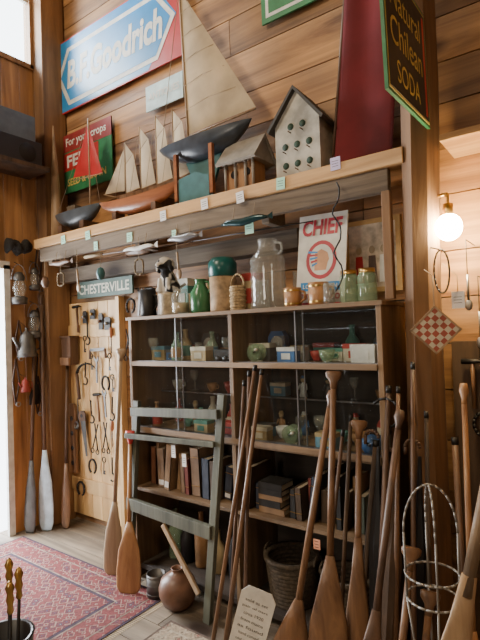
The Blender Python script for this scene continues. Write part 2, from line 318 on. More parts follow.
b.rod((-2.78,-.11,2.52),(-2.93,-.11,2.57),.004,W_pad3); b.tri((-2.92,-.11,2.57),(-2.70,-.11,2.55),(-2.69,-.11,2.86),cream2,.008); b.tri((-2.85,-.115,2.57),(-2.69,-.115,2.55),(-2.685,-.115,2.76),cream2,.008); b.obj('model_schooner')
b=B(); b.hull(-2.78,-1.98,-.27,2.41,.10,.10,W_red,W_pole,.035,.5); b.bb(-2.6,-2.56,-.31,-.23,SZ,2.34,W_pole); b.bb(-2.22,-2.18,-.31,-.23,SZ,2.34,W_pole); b.obj('model_canoe')
navy=mat('hull_navy',(.05,.06,.075),.3,var=.4); teal=mat('teal_paint',(.04,.14,.15),.5)
b=B(); b.hull(-2.24,-1.50,-.20,2.675,.13,.20,navy,W_grey,.03); b.prism([(-2.0,2.56),(-1.72,2.56),(-1.78,2.40),(-1.92,2.38)],.02,teal,Matrix(((1,0,0,0),(0,0,-1,-.19),(0,1,0,0),(0,0,0,1))))
for x in(-2.02,-1.74):
    b.bb(x-.012,x+.012,-.29,-.11,SZ,2.31,teal); b.bb(x-.012,x+.012,-.29,-.265,2.3,2.60,W_red); b.bb(x-.012,x+.012,-.135,-.11,2.3,2.60,W_red)
b.prism([(-2.0,2.285),(-1.76,2.285),(-1.76,2.42),(-1.86,2.46),(-2.0,2.44)],.012,teal,Matrix(((1,0,0,0),(0,0,-1,-.272),(0,1,0,0),(0,0,0,1))))
b.rod((-1.98,-.2,2.64),(-2.02,-.2,3.72),.008,W_pad3); b.rod((-1.98,-.2,2.73),(-1.47,-.2,2.75),.005,W_pad3)
b.tri((-1.975,-.2,2.74),(-1.47,-.2,2.76),(-2.014,-.2,3.68),cream,.02,n=10)
for k in range(1,6):
    z_=2.74+k*.155; fr_=1-k/6.2; b.tube([(-1.98-.005*k,-.209,z_),(-1.98-.005*k+.24*fr_,-.205-.035*fr_,z_+.01),(-1.98-.005*k+.46*fr_,-.205,z_+.02)],.0015,twine)
b.tube([(-2.22,-.2,2.7),(-2.02,-.2,3.7)],.002,twine); b.tube([(-1.52,-.2,2.7),(-2.02,-.2,3.7)],.0015,twine); b.obj('pond_yacht')
gw=mat('greywash',(.28,.25,.21),.8,var=.3)
b=B(); b.bb(-1.66,-1.45,-.27,-.11,SZ,2.295,W_pole)
b.bb(-1.64,-1.47,-.25,-.13,2.29,2.46,W_pad2)
for x in(-1.65,-1.58,-1.51,-1.46): b.rod((x,-.265,2.29),(x,-.265,2.46),.008,gw)
T=Matrix(((0,0,1,-1.68),(1,0,0,-.19),(0,1,0,0),(0,0,0,1)))
b.prism([(-.11,2.45),(.11,2.45),(0,2.58)],.25,gw,T); b.prism([(-.12,2.45),(-.11,2.44),(.0,2.575),(.12,2.44),(.12,2.46),(0,2.60)],.27,gw,Matrix.Translation((-.01,0,0))@T)
for x in(-1.6,-1.51): b.lathe([(.022,0),(.022,.004),(.001,.004)],(x,-.25,2.39),black,12,ax=(0,-1,0))
b.obj('rustic_birdhouse')
b=B(); x0,x1=-1.32,-1.06; xm=-1.19
bw=mat('whitewash',(.52,.50,.44),.8,var=.5,scale=9)
Tm=Matrix(((1,0,0,0),(0,0,-1,-.08),(0,1,0,0),(0,0,0,1)))
b.prism([(x0,SZ),(x1,SZ),(x1,2.58),(xm,2.74),(x0,2.58)],.17,bw,Tm)
dr=mat('dark_roof',(.06,.055,.05),.8)
for s_ in(-1,1):
    pts=[(xm,2.76),(xm,2.74),(xm+s_*.155,2.545),(xm+s_*.165,2.56)]
    b.prism(pts if s_<0 else pts[::-1],.22,dr,Matrix.Translation((0,.02,0))@Tm)
gp=mat('dark_green_hole',(.02,.05,.03),.7)
for zz in(2.36,2.46,2.56):
    for xx in((-1.26,-1.19,-1.12) if zz<2.55 else (-1.225,-1.155)):
        b.lathe([(.018,0),(.018,.003),(.0005,.003)],(xx,-.25,zz),gp,12,ax=(0,-1,0)); b.rod((xx,-.25,zz-.032),(xx,-.28,zz-.032),.003,W_pole)
b.obj('martin_birdhouse')
b=B(); vs=[];fs=[]; N,K=24,14
for i in range(N+1):
    t=i/N; z=SZ+.004+t*1.75; xl=-1.02+.11*t; xr=-.72+.07*t
    for j in range(K+1):
        u=j/K; vs.append((xl+(xr-xl)*u+.05*t,-.20+.10*t-.010*math.sin(u*9+t*2)*(.4+t),z))
for i in range(N):
    for j in range(K): a=i*(K+1)+j; fs.append((a,a+1,a+K+2,a+K+1))
b.add(vs,fs,maroon,True); b.rod((-1.025,-.2,SZ+.003),(-.86,-.10,SZ+1.75),.008,W_pole); b.rod((-1.03,-.205,SZ+.012),(-.71,-.205,SZ+.012),.009,W_pole); o=b.obj('red_canoe_sail')
md=o.modifiers.new('sol','SOLIDIFY'); md.thickness=.006
b=B(); b.bb(-3.66,-3.36,-.75,-.28,2.80,2.83,W_dark); b.bb(-3.64,-3.40,-.72,-.32,2.83,3.02,black); b.lathe([(.07,0),(.06,.005),(.001,.002)],(-3.398,-.44,2.92),iron,20,ax=(1,0,0)); b.bb(-3.60,-3.42,-.70,-.36,3.02,3.22,mat('gray_plastic',(.10,.12,.14),.4)); b.obj('stereo_on_shelf',.004)
# hanging items under shelf
def lure(name,x0,x1,y,z,m,rr=.018):
    b=B(); N=10; b.loft([((x0+(x1-x0)*i/N,y,z+.004*math.sin(i)),max(.002,rr*math.sin(math.pi*(i+.4)/(N+.8))**.6),max(.002,rr*.8*math.sin(math.pi*(i+.4)/(N+.8))**.6)) for i in range(N+1)],V((0,0,1)),V((0,1,0)),m,10)
    for t in(.25,.7): b.tube([(x0+(x1-x0)*t,y,z),(x0+(x1-x0)*t,y+.02,z+.09)],.002,twine)
    b.tri((x1-.01,y,z),(x1+.03,y,z+.02),(x1+.03,y,z-.02),m,0); b.obj(name)
lure('fishing_lure',-1.61,-1.31,-.37,2.085,mat('lure_teal',(.015,.05,.055),.2,.3),.022); lure('fishing_lure',-2.02,-1.78,-.37,2.06,mat('lure_grey',(.25,.25,.26),.3,.3),.022); lure('fishing_lure',-2.42,-2.14,-.37,2.05,white,.015); lure('fishing_lure',-3.25,-3.0,-.37,2.05,W_pole,.02)
def hang(name,x,y,z,kind):
    b=B(); b.tube([(x,y,z+.14),(x,y,z)],.002,twine)
    if kind==0: b.lathe([(.001,0),(.02,-.01),(.03,-.045),(.02,-.08),(.001,-.09)],(x,y,z),[W_red,W_pad2,teal,W_pole][int(abs(x*7))%4],14)
    elif kind==1: b.tube([(x+.045*math.sin(t),y+.006*math.sin(3*t),z-.05+.05*math.cos(t)) for t in arc(20,0,4*math.pi)],.006,twine)
    else: b.rod((x,y,z),(x+.01,y,z-.11),.007,W_pad3); b.ell((x+.012,y,z-.13),(.02,.008,.03),W_pad3)
    b.obj(name)
for i,(x,z) in enumerate(((-3.32,1.97),(-3.12,1.98),(-2.92,1.98),(-2.66,1.97),(-2.28,1.98),(-1.95,1.98))): hang(['net_float','rope_coil','wooden_spoon'][i%3],x,-.37,z,i%3)
b=B(); b.tube([(-2.85,-.28,2.08),(-1.9,-.28,2.05)],.006,W_pole); b.tube([(-1.9,-.28,2.05),(-1.1,-.28,2.04)],.003,black); b.rod((-2.95,-.28,2.08),(-2.75,-.28,2.08),.012,cream); b.obj('fishing_rod')
b=B(); b.tube([(-.93+.02*math.sin(i),-.37+.01*math.cos(i*2),2.18-.030*i) for i in range(18)],.004,black); b.obj('hanging_cable')
b=B(); b.loft([((-2.72,-.09,2.10),.01,.01),((-2.68,-.09,2.10),.03,.035),((-2.58,-.09,2.105),.045,.035),((-2.48,-.09,2.10),.035,.03),((-2.43,-.09,2.115),.008,.006)],V((0,0,1)),V((0,1,0)),W_pad,12); b.obj('duck_decoy')
# ---------------- display case ----------------
b=B(); X0,X1,XM=-2.36,-.73,-1.555; yf,yb=-.40,-.02; Z=[.08,.55,.91,1.325,1.6]
for x in(X0,XM-.012,X1-.025): b.bb(x,x+.025,yf,yb,0,1.6,W_casez)
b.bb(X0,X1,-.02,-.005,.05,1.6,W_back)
b.bb(X0-.01,X1+.01,yf-.015,yb,1.595,1.615,W_case)
for z in Z[1:4]: b.bb(X0+.025,X1-.025,yf-.004,yb,z-.008,z+.010,W_case)
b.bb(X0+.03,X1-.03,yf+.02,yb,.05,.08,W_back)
for z in(1.325,.925): b.bb(X0+.025,X1-.025,yf-.010,yf-.004,z-.014,z+.014,W_case)
b.obj('display_case',.002)
b=B()
for (a,c) in((X0+.027,XM-.014),(XM+.015,X1-.027)):
    mid=(a+c)/2
    for z0,z1 in((.938,1.310),(1.342,1.592)):
        b.bb(a,mid+.02,yf+.028,yf+.032,z0,z1,gl); b.bb(mid-.02,c,yf+.014,yf+.018,z0,z1,gl)
        b.bb(a,c,yf+.01,yf+.035,z0-.006,z0,steel); b.bb(mid-.02,mid-.014,yf+.012,yf+.02,z0,z1,steel); b.bb(mid+.015,mid+.02,yf+.026,yf+.034,z0,z1,steel)
b.obj('sliding_glass_doors')
b=B()
for (a,c) in((X0+.032,XM-.017),(XM+.017,X1-.032)): b.bb(a,c,-.155,-.03,1.125,1.129,gl); b.bb(a,c,-.16,-.155,1.123,1.131,steel)
b.obj('inner_glass_shelf')
cols=[(.06,.16,.38),(.42,.06,.05),(.45,.34,.18),(.10,.10,.10),(.62,.57,.46),(.09,.26,.21),(.33,.18,.08),(.7,.7,.68),(.14,.32,.45)]
cm=[mat('trinket_paint_%d'%i,c,.4) for i,c in enumerate(cols)]+[glj,glg,iron]
def trinket(x,y,z,kind,m,m2,s=1.0):
    b=B()
    if kind=='toy_truck':
        b.bb(x-.07,x+.03,y-.025,y+.025,z+.015,z+.06,m); b.bb(x+.035,x+.075,y-.022,y+.022,z+.015,z+.05,m2)
        for dx in(-.045,.0,.055): b.rod((x+dx,y-.03,z+.014),(x+dx,y+.03,z+.014),.014,black)
    elif kind=='tin_box': b.bb(x-.05,x+.05,y-.03,y+.03,z,z+.07,m); b.bb(x-.052,x+.052,y-.032,y+.032,z+.055,z+.075,m2); b.bb(x-.025,x+.025,y-.032,y-.03,z+.015,z+.045,m2)
    elif kind=='bottle': b.lathe([(.001,0),(.028,0),(.03,.01),(.03,.08),(.012,.11),(.011,.14),(.014,.142),(.014,.15),(.001,.15)],(x,y,z),m,16); b.lathe([(.0305,.02),(.0308,.045),(.0305,.07)],(x,y,z),m2,16)
    elif kind=='teacup': b.lathe([(.001,0),(.02,0),(.022,.006),(.035,.03),(.04,.06),(.037,.06),(.03,.02),(.001,.01)],(x,y,z),m,18); b.tube([(x+.036,y,z+.05),(x+.058,y,z+.045),(x+.058,y,z+.025),(x+.03,y,z+.02)],.004,m)
    elif kind=='fishing_reel':
        b.rod((x,y-.025,z+.045),(x,y+.025,z+.045),.012,m)
        for dy in(-.025,.02): b.rod((x,y+dy,z+.045),(x,y+dy+.005,z+.045),.042,m,n=20)
        b.rod((x,y-.03,z+.045),(x+.03,y-.035,z+.06),.004,steel); b.rod((x+.03,y-.035,z+.06),(x+.03,y-.055,z+.06),.008,m2); b.bb(x-.03,x+.03,y-.008,y+.008,z,z+.006,m2)
    elif kind=='mantel_clock': b.prism([(-.06,0),(.06,0),(.05,.03),(.05,.11),(.03,.14),(-.03,.14),(-.05,.11),(-.05,.03)],.04,m,frameT((x,y+.02,z),(1,0,0),(0,0,1))); b.lathe([(.035,0),(.033,.004),(.001,.004)],(x,y-.02,z+.08),white,18,ax=(0,-1,0))
    elif kind=='postcard_stack':
        for k in range(5): b.box((0,0,.003+k*.006),(.09,.065,.005),[m,m2,tagw][k%3],Matrix.Translation((x,y,z))@Matrix.Rotation(random.uniform(-.3,.3),4,'Z'))
    elif kind=='wine_glass': b.lathe([(.001,.0),(.03,.002),(.004,.008),(.004,.06),(.02,.075),(.03,.10),(.028,.13),(.026,.13),(.02,.085),(.001,.07)],(x,y,z),glj,18)
    elif kind=='figurine':
        b.loft([((x,y,z),.028,.022),((x,y,z+.03),.022,.018),((x,y,z+.07),.02,.014),((x,y,z+.09),.008,.008)],V((1,0,0)),V((0,1,0)),m,12); b.ell((x,y,z+.105),(.015,.015,.018),cream); b.lathe([(.02,0),(.014,.004),(.012,.015),(.001,.016)],(x,y,z+.115),m2,12)
        for s_ in(-1,1): b.rod((x+s_*.02,y,z+.08),(x+s_*.03,y-.012,z+.045),.006,m)
    c=V((x,y,z)); b.v=[c+(v-c)*s for v in b.v]; b.obj(kind)
kinds=['toy_truck','tin_box','bottle','teacup','fishing_reel','mantel_clock','postcard_stack','tin_box','figurine','toy_truck','wine_glass']
for z in(.922,1.337):
    for (a,c) in((X0+.12,XM-.10),(XM+.11,X1-.12)):
        for i in range(4):
            x=a+(c-a)*i/3+random.uniform(-.015,.015); trinket(x,-.30,z,random.choice(kinds),random.choice(cm),random.choice(cm[:9]),random.uniform(.95,1.2))
        for i in range(7):
            x=a-.03+(c-a+.06)*i/6; trinket(x,-.205,z,random.choice(['bottle','teacup','figurine','wine_glass','tin_box']),random.choice(cm),random.choice(cm[:9]),random.uniform(.8,1.3) if z>1 else random.uniform(.7,1.15))
        for i in range(5):
            x=a+(c-a)*i/4; trinket(x,-.09,z,random.choice(['bottle','mantel_clock','figurine','tin_box']),random.choice(cm[:9]),random.choice(cm[:9]),random.uniform(.9,1.25))
            if z<1: trinket(x,-.09,1.131,random.choice(['bottle','teacup','figurine','tin_box','wine_glass']),random.choice(cm),random.choice(cm[:9]),random.uniform(.8,1.1))
# books
bk=[(.08,.05,.03),(.24,.10,.05),(.05,.06,.09),(.32,.20,.11),(.42,.32,.21),(.20,.05,.04),(.09,.11,.08),(.03,.03,.03),(.38,.34,.30),(.24,.15,.09)]
bm=[mat('book_cloth_%d'%i,c,.7) for i,c in enumerate(bk)]; page=mat('book_pages',(.58,.50,.37),.9)
def books(x0,x1,z,hmin,hmax,wmin,wmax,pick):
    b=B(); x=x0
    while x<x1-wmax-.02:
        if random.random()<.10 and x<x1-.22:      # flat pile
            zz=z
            for k in range(random.randint(3,6)):
                t_=random.uniform(.018,.04); w_=random.uniform(.13,.17); d_=random.uniform(.12,.17); m=bm[random.choice(pick)]
                b.bb(x,x+w_,-.35,-.35+d_,zz,zz+.003,m); b.bb(x,x+w_,-.35,-.35+d_,zz+t_-.003,zz+t_,m); b.bb(x+.003,x+w_-.004,-.347,-.353+d_,zz+.003,zz+t_-.003,page); b.bb(x,x+w_,-.352,-.349,zz,zz+t_,m); zz+=t_+.001
            x+=.18; continue
        w=random.uniform(wmin,wmax); h=random.uniform(hmin,hmax); d=random.uniform(.13,.18); m=bm[random.choice(pick)]; rot=random.choice([0,0,.03,.12,-.04])
        T=Matrix.Translation((x,-.36+random.uniform(0,.06),z+max(0,math.sin(rot)*w)))@Matrix.Rotation(rot,4,'Y')
        b.bb(0,w*.12,0,d,0,h,m,T); b.bb(w*.88,w,0,d,0,h,m,T); b.bb(0,w,0,.004,0,h,m,T); b.bb(w*.12,w*.88,.004,d-.004,.004,h-.005,page,T)
        if random.random()<.5:
            for q in(.2,.8): b.bb(w*.05,w*.95,-.001,0,h*q,h*q+.004,brass,T)
        if random.random()<.2: b.bb(w*.2,w*.8,-.002,0,h*.05,h*.18,tagw,T)
        x+=w+.002+abs(math.sin(rot))*h*.6
    b.obj('row_of_books')
books(-2.30,-1.60,.562,.18,.30,.025,.085,[0,1,3,4,3,5,9,9,2]); books(-1.53,-.78,.562,.13,.27,.014,.05,[0,1,2,3,5,6,7,7,8,9,2,0])
# ---------------- on top of the case ----------------
zt=1.617
def mug(name,x,y,r_,h,m,handle=1,mb=None):
    b=B(); b.lathe([(.001,0),(r_*.9,0),(r_,.01),(r_,h),(r_*.88,h),(r_*.88,.015),(.001,.012)],(x,y,zt),m,22)
    if mb:
        for q in(.15,.85): b.lathe([(r_*1.02,h*q-.005),(r_*1.03,h*q),(r_*1.02,h*q+.005)],(x,y,zt),mb,22)
    if handle: b.tube([(x+r_*.95,y,zt+h*.8),(x+r_*1.5,y,zt+h*.75),(x+r_*1.6,y,zt+h*.4),(x+r_*.95,y,zt+h*.2)],.006,m)
    b.obj(name)
mug('pewter_stein',-2.27,-.31,.05,.17,iron); mug('wooden_mug',-1.215,-.31,.045,.095,W_pad2,1,brass); mug('wooden_mug',-1.07,-.31,.05,.11,W_pad2,1,brass)
mug('enamel_cup',-1.98,-.18,.045,.13,cream); mug('pewter_stein',-2.28,-.15,.05,.22,W_pole); mug('glass_tumbler',-1.50,-.15,.04,.17,glj,0); mug('glass_tumbler',-1.27,-.13,.04,.2,glj,0); mug('enamel_cup',-2.00,-.07,.045,.2,white); mug('glass_tumbler',-1.00,-.34,.028,.10,glj,0); mug('copper_cup',-1.77,-.15,.045,.24,mat('copper',(.5,.22,.12),.35,.8))
def tinbox(x,y,w_,d_,h_,m,m2,nm='tea_tin'):
    b=B(); b.bb(x-w_/2,x+w_/2,y-d_/2,y+d_/2,zt,zt+h_*.8,m); b.bb(x-w_/2-.002,x+w_/2+.002,y-d_/2-.002,y+d_/2+.002,zt+h_*.8,zt+h_,m2); b.bb(x-w_*.3,x+w_*.3,y-d_/2-.003,y-d_/2,zt+h_*.2,zt+h_*.6,m2); b.obj(nm,.003)
tinbox(-2.14,-.10,.12,.09,.24,cm[5],cm[4]); tinbox(-1.88,-.09,.10,.08,.2,cm[6],cm[2]); tinbox(-1.59,-.12,.10,.09,.22,cm[2],cm[1])
b=B(); b.lathe([(.001,0),(.06,0),(.062,.01),(.062,.12),(.066,.125),(.066,.14),(.001,.14)],(-2.13,-.27,zt),mat('tin_label',(.45,.36,.24),.4,var=.5,scale=30),22); b.obj('storage_tin')
bw_=bpy.data.materials.new('black_white_fur'); bw_.use_nodes=True; n=bw_.node_tree.nodes; l=bw_.node_tree.links
tc=n.new('ShaderNodeTexCoord'); no=n.new('ShaderNodeTexNoise'); no.inputs['Scale'].default_value=11; cr=n.new('ShaderNodeValToRGB'); cr.color_ramp.elements[0].position=.5; cr.color_ramp.elements[1].position=.54
cr.color_ramp.elements[0].color=(.02,.018,.018,1); cr.color_ramp.elements[1].color=(.6,.56,.5,1); l.new(tc.outputs['Object'],no.inputs['Vector']); l.new(no.outputs['Fac'],cr.inputs['Fac']); l.new(cr.outputs['Color'],n['Principled BSDF'].inputs['Base Color']); n['Principled BSDF'].inputs['Roughness'].default_value=.95
zb=zt+.142; b=B(); X,Y=V((1,0,0)),V((0,1,0)); dx=-2.13
b.loft([((dx,-.24,zb),.06,.06),((dx,-.25,zb+.05),.062,.06),((dx,-.27,zb+.11),.046,.045),((dx,-.275,zb+.15),.035,.035)],X,Y,bw_,12)
b.ell((dx,-.29,zb+.18),(.052,.05,.045),bw_); b.ell((dx+.005,-.34,zb+.165),(.025,.035,.022),bw_)
for s_ in(-1,1):
    b.rod((dx+s_*.033,-.30,zb+.09),(dx+s_*.036,-.31,zb+.005),.017,bw_); b.ell((dx+s_*.055,-.29,zb+.165),(.013,.025,.042),bw_); b.ell((dx+s_*.05,-.27,zb+.02),(.028,.055,.024),bw_)
b.rod((dx,-.2,zb+.02),(dx+.05,-.16,zb+.06),.01,bw_); b.obj('stuffed_dog',remesh=.005)
b=B(); b.lathe([(.001,0),(.05,0),(.053,.01),(.053,.12),(.04,.135),(.04,.15),(.001,.15)],(-1.99,-.31,zt),glj,20); b.lathe([(.001,.01),(.046,.01),(.046,.07),(.001,.07)],(-1.99,-.31,zt),cm[2],18); b.obj('glass_jar')
b=B(); b.lathe([(.001,0),(.055,0),(.062,.02),(.062,.12),(.035,.16),(.03,.19),(.035,.195),(.035,.2),(.001,.2)],(-1.855,-.28,zt),mat('green_glaze',(.05,.18,.08),.25),22); b.tube([(-1.83,-.28,zt+.185),(-1.79,-.28,zt+.18),(-1.78,-.28,zt+.14),(-1.80,-.28,zt+.11)],.007,MC['green_glaze']); b.obj('green_jug')
b=B(); b.lathe([(.001,0),(.075,0),(.078,.01),(.078,.20),(.001,.20)],(-1.70,-.26,zt),mat('wrapped_label',(.36,.24,.13),.6,var=.6,scale=20),24)
tl=mat('teal_lid',(.01,.10,.09),.3); b.lathe([(.072,.20),(.08,.205),(.083,.28),(.06,.31),(.001,.315)],(-1.70,-.26,zt),tl,24); b.obj('lidded_canister')
b=B(); wk=mat('wicker',(.42,.30,.16),.9,var=.5,scale=80)
for k in range(9): b.lathe([(.040+.004*(k%2),k*.015),(.046+.003*(k%2),k*.015+.007),(.040+.004*(k%2),k*.015+.015)],(-1.56,-.31,zt),wk,18)
b.tube([(-1.56+.045*math.cos(t),-.31,zt+.13+.07*math.sin(t)) for t in arc(10,0,math.pi)],.005,wk); b.obj('wicker_basket')
b=B(); prof=[(.001,0),(.09,0),(.097,.015)]+[(.097-.007*(k%2),.03+.022*k) for k in range(11)]+[(.09,.27),(.05,.32),(.045,.35),(.052,.355),(.052,.37),(.04,.372)]
b.lathe(prof,(-1.385,-.27,zt),glj,28)
b.tube([(-1.385+.05,-.27,zt+.35),(-1.385+.09,-.27,zt+.34),(-1.385+.09,-.27,zt+.30),(-1.385+.07,-.27,zt+.285)],.007,glj); b.obj('large_glass_jug')
for x in(-.92,-.83):
    b=B(); b.lathe([(.001,0),(.04,0),(.044,.01),(.044,.12),(.035,.135),(.035,.15)],(x,-.29,zt),glg,20); b.lathe([(.038,.135),(.038,.155),(.001,.157)],(x,-.29,zt),brass,20); b.obj('canning_jar')
b=B(); T=frameT((-1.10,-.24,zt),(1,0,-.03),(.03,.12,1)); b.prism([(-.135,0),(.135,0),(.135,.475),(-.135,.475)],.01,white,T)
pr=mat('poster_red',(.45,.04,.06),.5); skin=mat('poster_tan',(.62,.33,.18),.6)
b.text('CHIEF',.225,.085,pr,T@Matrix.Translation((0,.405,.011)),ital=.1,bold=.03)
# red disc label with arrow-head and feather marks
b.prism([(.085*math.cos(t),.235+.10*math.sin(t)) for t in arc(23,0,2*math.pi*23/24)],.0112,pr,T)
b.prism([(.066*math.cos(t),.235+.080*math.sin(t)) for t in arc(23,0,2*math.pi*23/24)],.0118,white,T)
b.prism([(-.035,.18),(.03,.18),(.038,.22),(.045,.235),(.035,.27),(.0,.29),(-.035,.27)],.0124,skin,T)
for k in range(5): b.prism([(-.05-.006*k,.20+.018*k),(-.02,.215+.014*k),(-.02,.222+.014*k),(-.05-.006*k,.212+.018*k)],.0130,[blue,pr][k%2],T)
b.prism([(-.11,.075),(.11,.075),(.11,.12),(-.11,.12)],.0112,blue,T); b.text('LONG GREEN',.19,.022,white,T@Matrix.Translation((0,.098,.0115)),bold=.02)
b.text('CUT TOBACCO',.22,.03,pr,T@Matrix.Translation((0,.045,.011)),bold=.02); b.prism([(-.125,.005),(.125,.005),(.125,.015),(-.125,.015)],.0115,pr,T); b.obj('tin_sign')
# ---------------- pine door with tools ----------------
b=B()
for i in range(5): b.bb(-3.52+i*.125,-3.52+i*.125+.122,-.035,-.002,.06,1.78,W_ply)
b.bb(-3.52,-2.9,-.05,-.035,.25,.36,W_ply); b.bb(-3.52,-2.9,-.05,-.035,1.5,1.6,W_ply); b.bb(-2.9,-2.86,-.06,-.002,0,1.8,W_ply)
b.obj('door_2',.003)
b=B(); b.bb(-3.50,-3.38,-.13,-.052,1.28,1.5,W_pole); b.bb(-3.51,-3.37,-.14,-.052,1.5,1.515,W_pole); b.bb(-3.5,-3.38,-.15,-.13,1.28,1.34,W_pad); b.obj('wall_match_box',.003)
b=B(); b.prism([(-.05,0),(.05,0),(.05,.5),(.03,.56),(-.03,.56),(-.05,.5)],.02,W_pad,frameT((-3.46,-.06,.40),(1,0,0),(0,0,1)))
for k in range(4): b.lathe([(.02,0),(.018,.003),(.001,.003)],(-3.46,-.08,.48+.12*k),black,14,ax=(0,-1,0))
b.obj('bored_board')
b=B(); pts=[(-3.25+.14*math.cos(t),-.07,1.18+.11*math.sin(t)) for t in arc(14,2.9,.3)]
for i in range(14): b.rod(pts[i],pts[i+1],.012*(1-i/16),iron)
b.rod(pts[0],(-3.36,-.07,1.0),.013,W_pole); b.obj('hand_sickle')
dsteel=mat('dull_steel',(.13,.125,.12),.5,.7)
def tool(kind,x,z,y=-.065,s=1,roll=0):
    b=B(); T=wallT(x,z,y,roll)@Matrix.Scale(s,4); P=lambda a,c,d=0: T@V((a,c,d))
    if kind=='iron_hook': b.rod(P(0,.06),P(0,-.06),.006,iron); b.tube([P(.03*math.sin(t),-.09+.03*math.cos(t)) for t in arc(8,0,3.8)],.006,iron)
    if kind=='tin_snips':
        for s_ in(-1,1): b.rod(P(-s_*.03,-.1),P(s_*.02,.1),.005,iron); b.tube([P(-s_*.03+.018*math.cos(t),-.118+.018*math.sin(t)) for t in arc(10,0,6.28)],.004,iron)
    if kind=='hammer': b.rod(P(0,-.13),P(0,.08),.009,W_pad); b.loft([(P(-.045,.08),.013,.013),(P(.01,.08),.013,.012),(P(.03,.082),.011,.008),(P(.05,.075),.014,.003)],V((0,1,0)),V((0,0,1)),iron,8)
    if kind=='wrench': b.prism([(-.009,-.10),(.009,-.10),(.009,.06),(.025,.08),(.022,.11),(.008,.085),(-.008,.085),(-.022,.11),(-.025,.08),(-.009,.06)],.007,dsteel,T)
    if kind=='screwdriver': b.rod(P(0,-.10),P(0,.02),.004,dsteel); b.loft([(P(0,.02),.007,.007),(P(0,.04),.014,.014),(P(0,.09),.013,.013),(P(0,.10),.006,.006)],V((1,0,0)),V((0,1,0)),W_red,10)
    if kind=='skeleton_key': b.tube([P(.02*math.cos(t),.05+.02*math.sin(t)) for t in arc(12,0,6.28)],.004,iron); b.rod(P(0,.03),P(0,-.06),.004,iron); b.prism([(0,-.06),(.022,-.06),(.022,-.05),(.012,-.045),(.022,-.04),(.022,-.03),(0,-.03)],.004,iron,T)
    if kind=='hand_saw': b.prism([(-.03,.08),(.035,.08),(.02,-.2),(-.0,-.2)],.003,dsteel,T); b.prism([(-.04,.08),(.045,.08),(.05,.13),(.03,.16),(-.02,.16),(-.045,.13)],.010,W_pole,T); b.lathe([(.016,0),(.014,.002),(.001,.002)],T@V((0,.12,.0105)),black,12,ax=(0,-1,0))
    if kind=='horseshoe': b.tube([P(.045*math.cos(t),.055*math.sin(t)) for t in arc(14,-1.1,4.24)],.008,iron)
    if kind=='draw_knife': b.prism([(-.09,-.012),(.09,-.012),(.09,.012),(-.09,.012)],.004,dsteel,T); b.rod(P(-.09,0),P(-.10,-.07),.010,W_pole); b.rod(P(.09,0),P(.10,-.07),.010,W_pole)
    if kind=='ladle': b.rod(P(0,-.09),P(0,.11),.004,dsteel); b.lathe([(.002,0),(.02,.004),(.032,.018),(.034,.02)],P(0,-.11,-.0),dsteel,14,ax=(0,-1,.1))
    b.tube([P(0,.04),(x,y+.008,z+.05)],.002,iron)
    b.obj(kind)
TL=[('iron_hook',-3.22,.94),('hammer',-3.13,.97),('wrench',-3.04,.98),('iron_hook',-2.96,.98),('tin_snips',-3.05,.74),('tin_snips',-3.17,.72),('hand_saw',-3.32,.75),('screwdriver',-2.97,.76),
('draw_knife',-3.12,1.40),('skeleton_key',-3.28,1.44),('skeleton_key',-2.98,1.30),('horseshoe',-3.03,1.14),('wrench',-3.13,1.24),('hammer',-3.37,1.67),('screwdriver',-2.95,1.47),('ladle',-3.39,.90),
('horseshoe',-3.22,.48),('skeleton_key',-3.08,.50),('iron_hook',-2.98,.52),('skeleton_key',-3.2,1.30),('iron_hook',-3.24,1.56),('skeleton_key',-2.95,1.14),('iron_hook',-3.28,1.24),('horseshoe',-3.38,.28)]
for k,x,z in TL: tool(k,x,z,roll=random.uniform(-.12,.12))
for k,x,z in(('horseshoe',-2.76,1.72),('wrench',-2.66,1.74),('hammer',-2.55,1.75),('ladle',-2.46,1.74),('tin_snips',-2.80,1.45),('hand_saw',-2.72,1.22),('screwdriver',-2.62,1.45),('hammer',-2.50,1.2),('wrench',-2.60,1.15),('draw_knife',-2.60,.78),('iron_hook',-2.75,.90)): tool(k,x,z,-.03,1,random.uniform(-.15,.15))
for i,(x,z,w_,h_) in enumerate(((-3.28,1.66,.05,.10),(-3.18,1.68,.06,.08),(-3.08,1.62,.05,.13),(-3.0,1.6,.07,.1))):
    b=B(); T=wallT(x,z,-.052); b.prism([(-w_/2,-h_/2),(w_/2,-h_/2),(w_/2,h_/2*.7),(w_/4,h_/2),(-w_/4,h_/2),(-w_/2,h_/2*.7)],.008,iron,T); b.rod(T@V((0,0,.008)),T@V((0,0,.03)),.012,[steel,brass,W_pole][i%3]); b.obj('lock_plate')
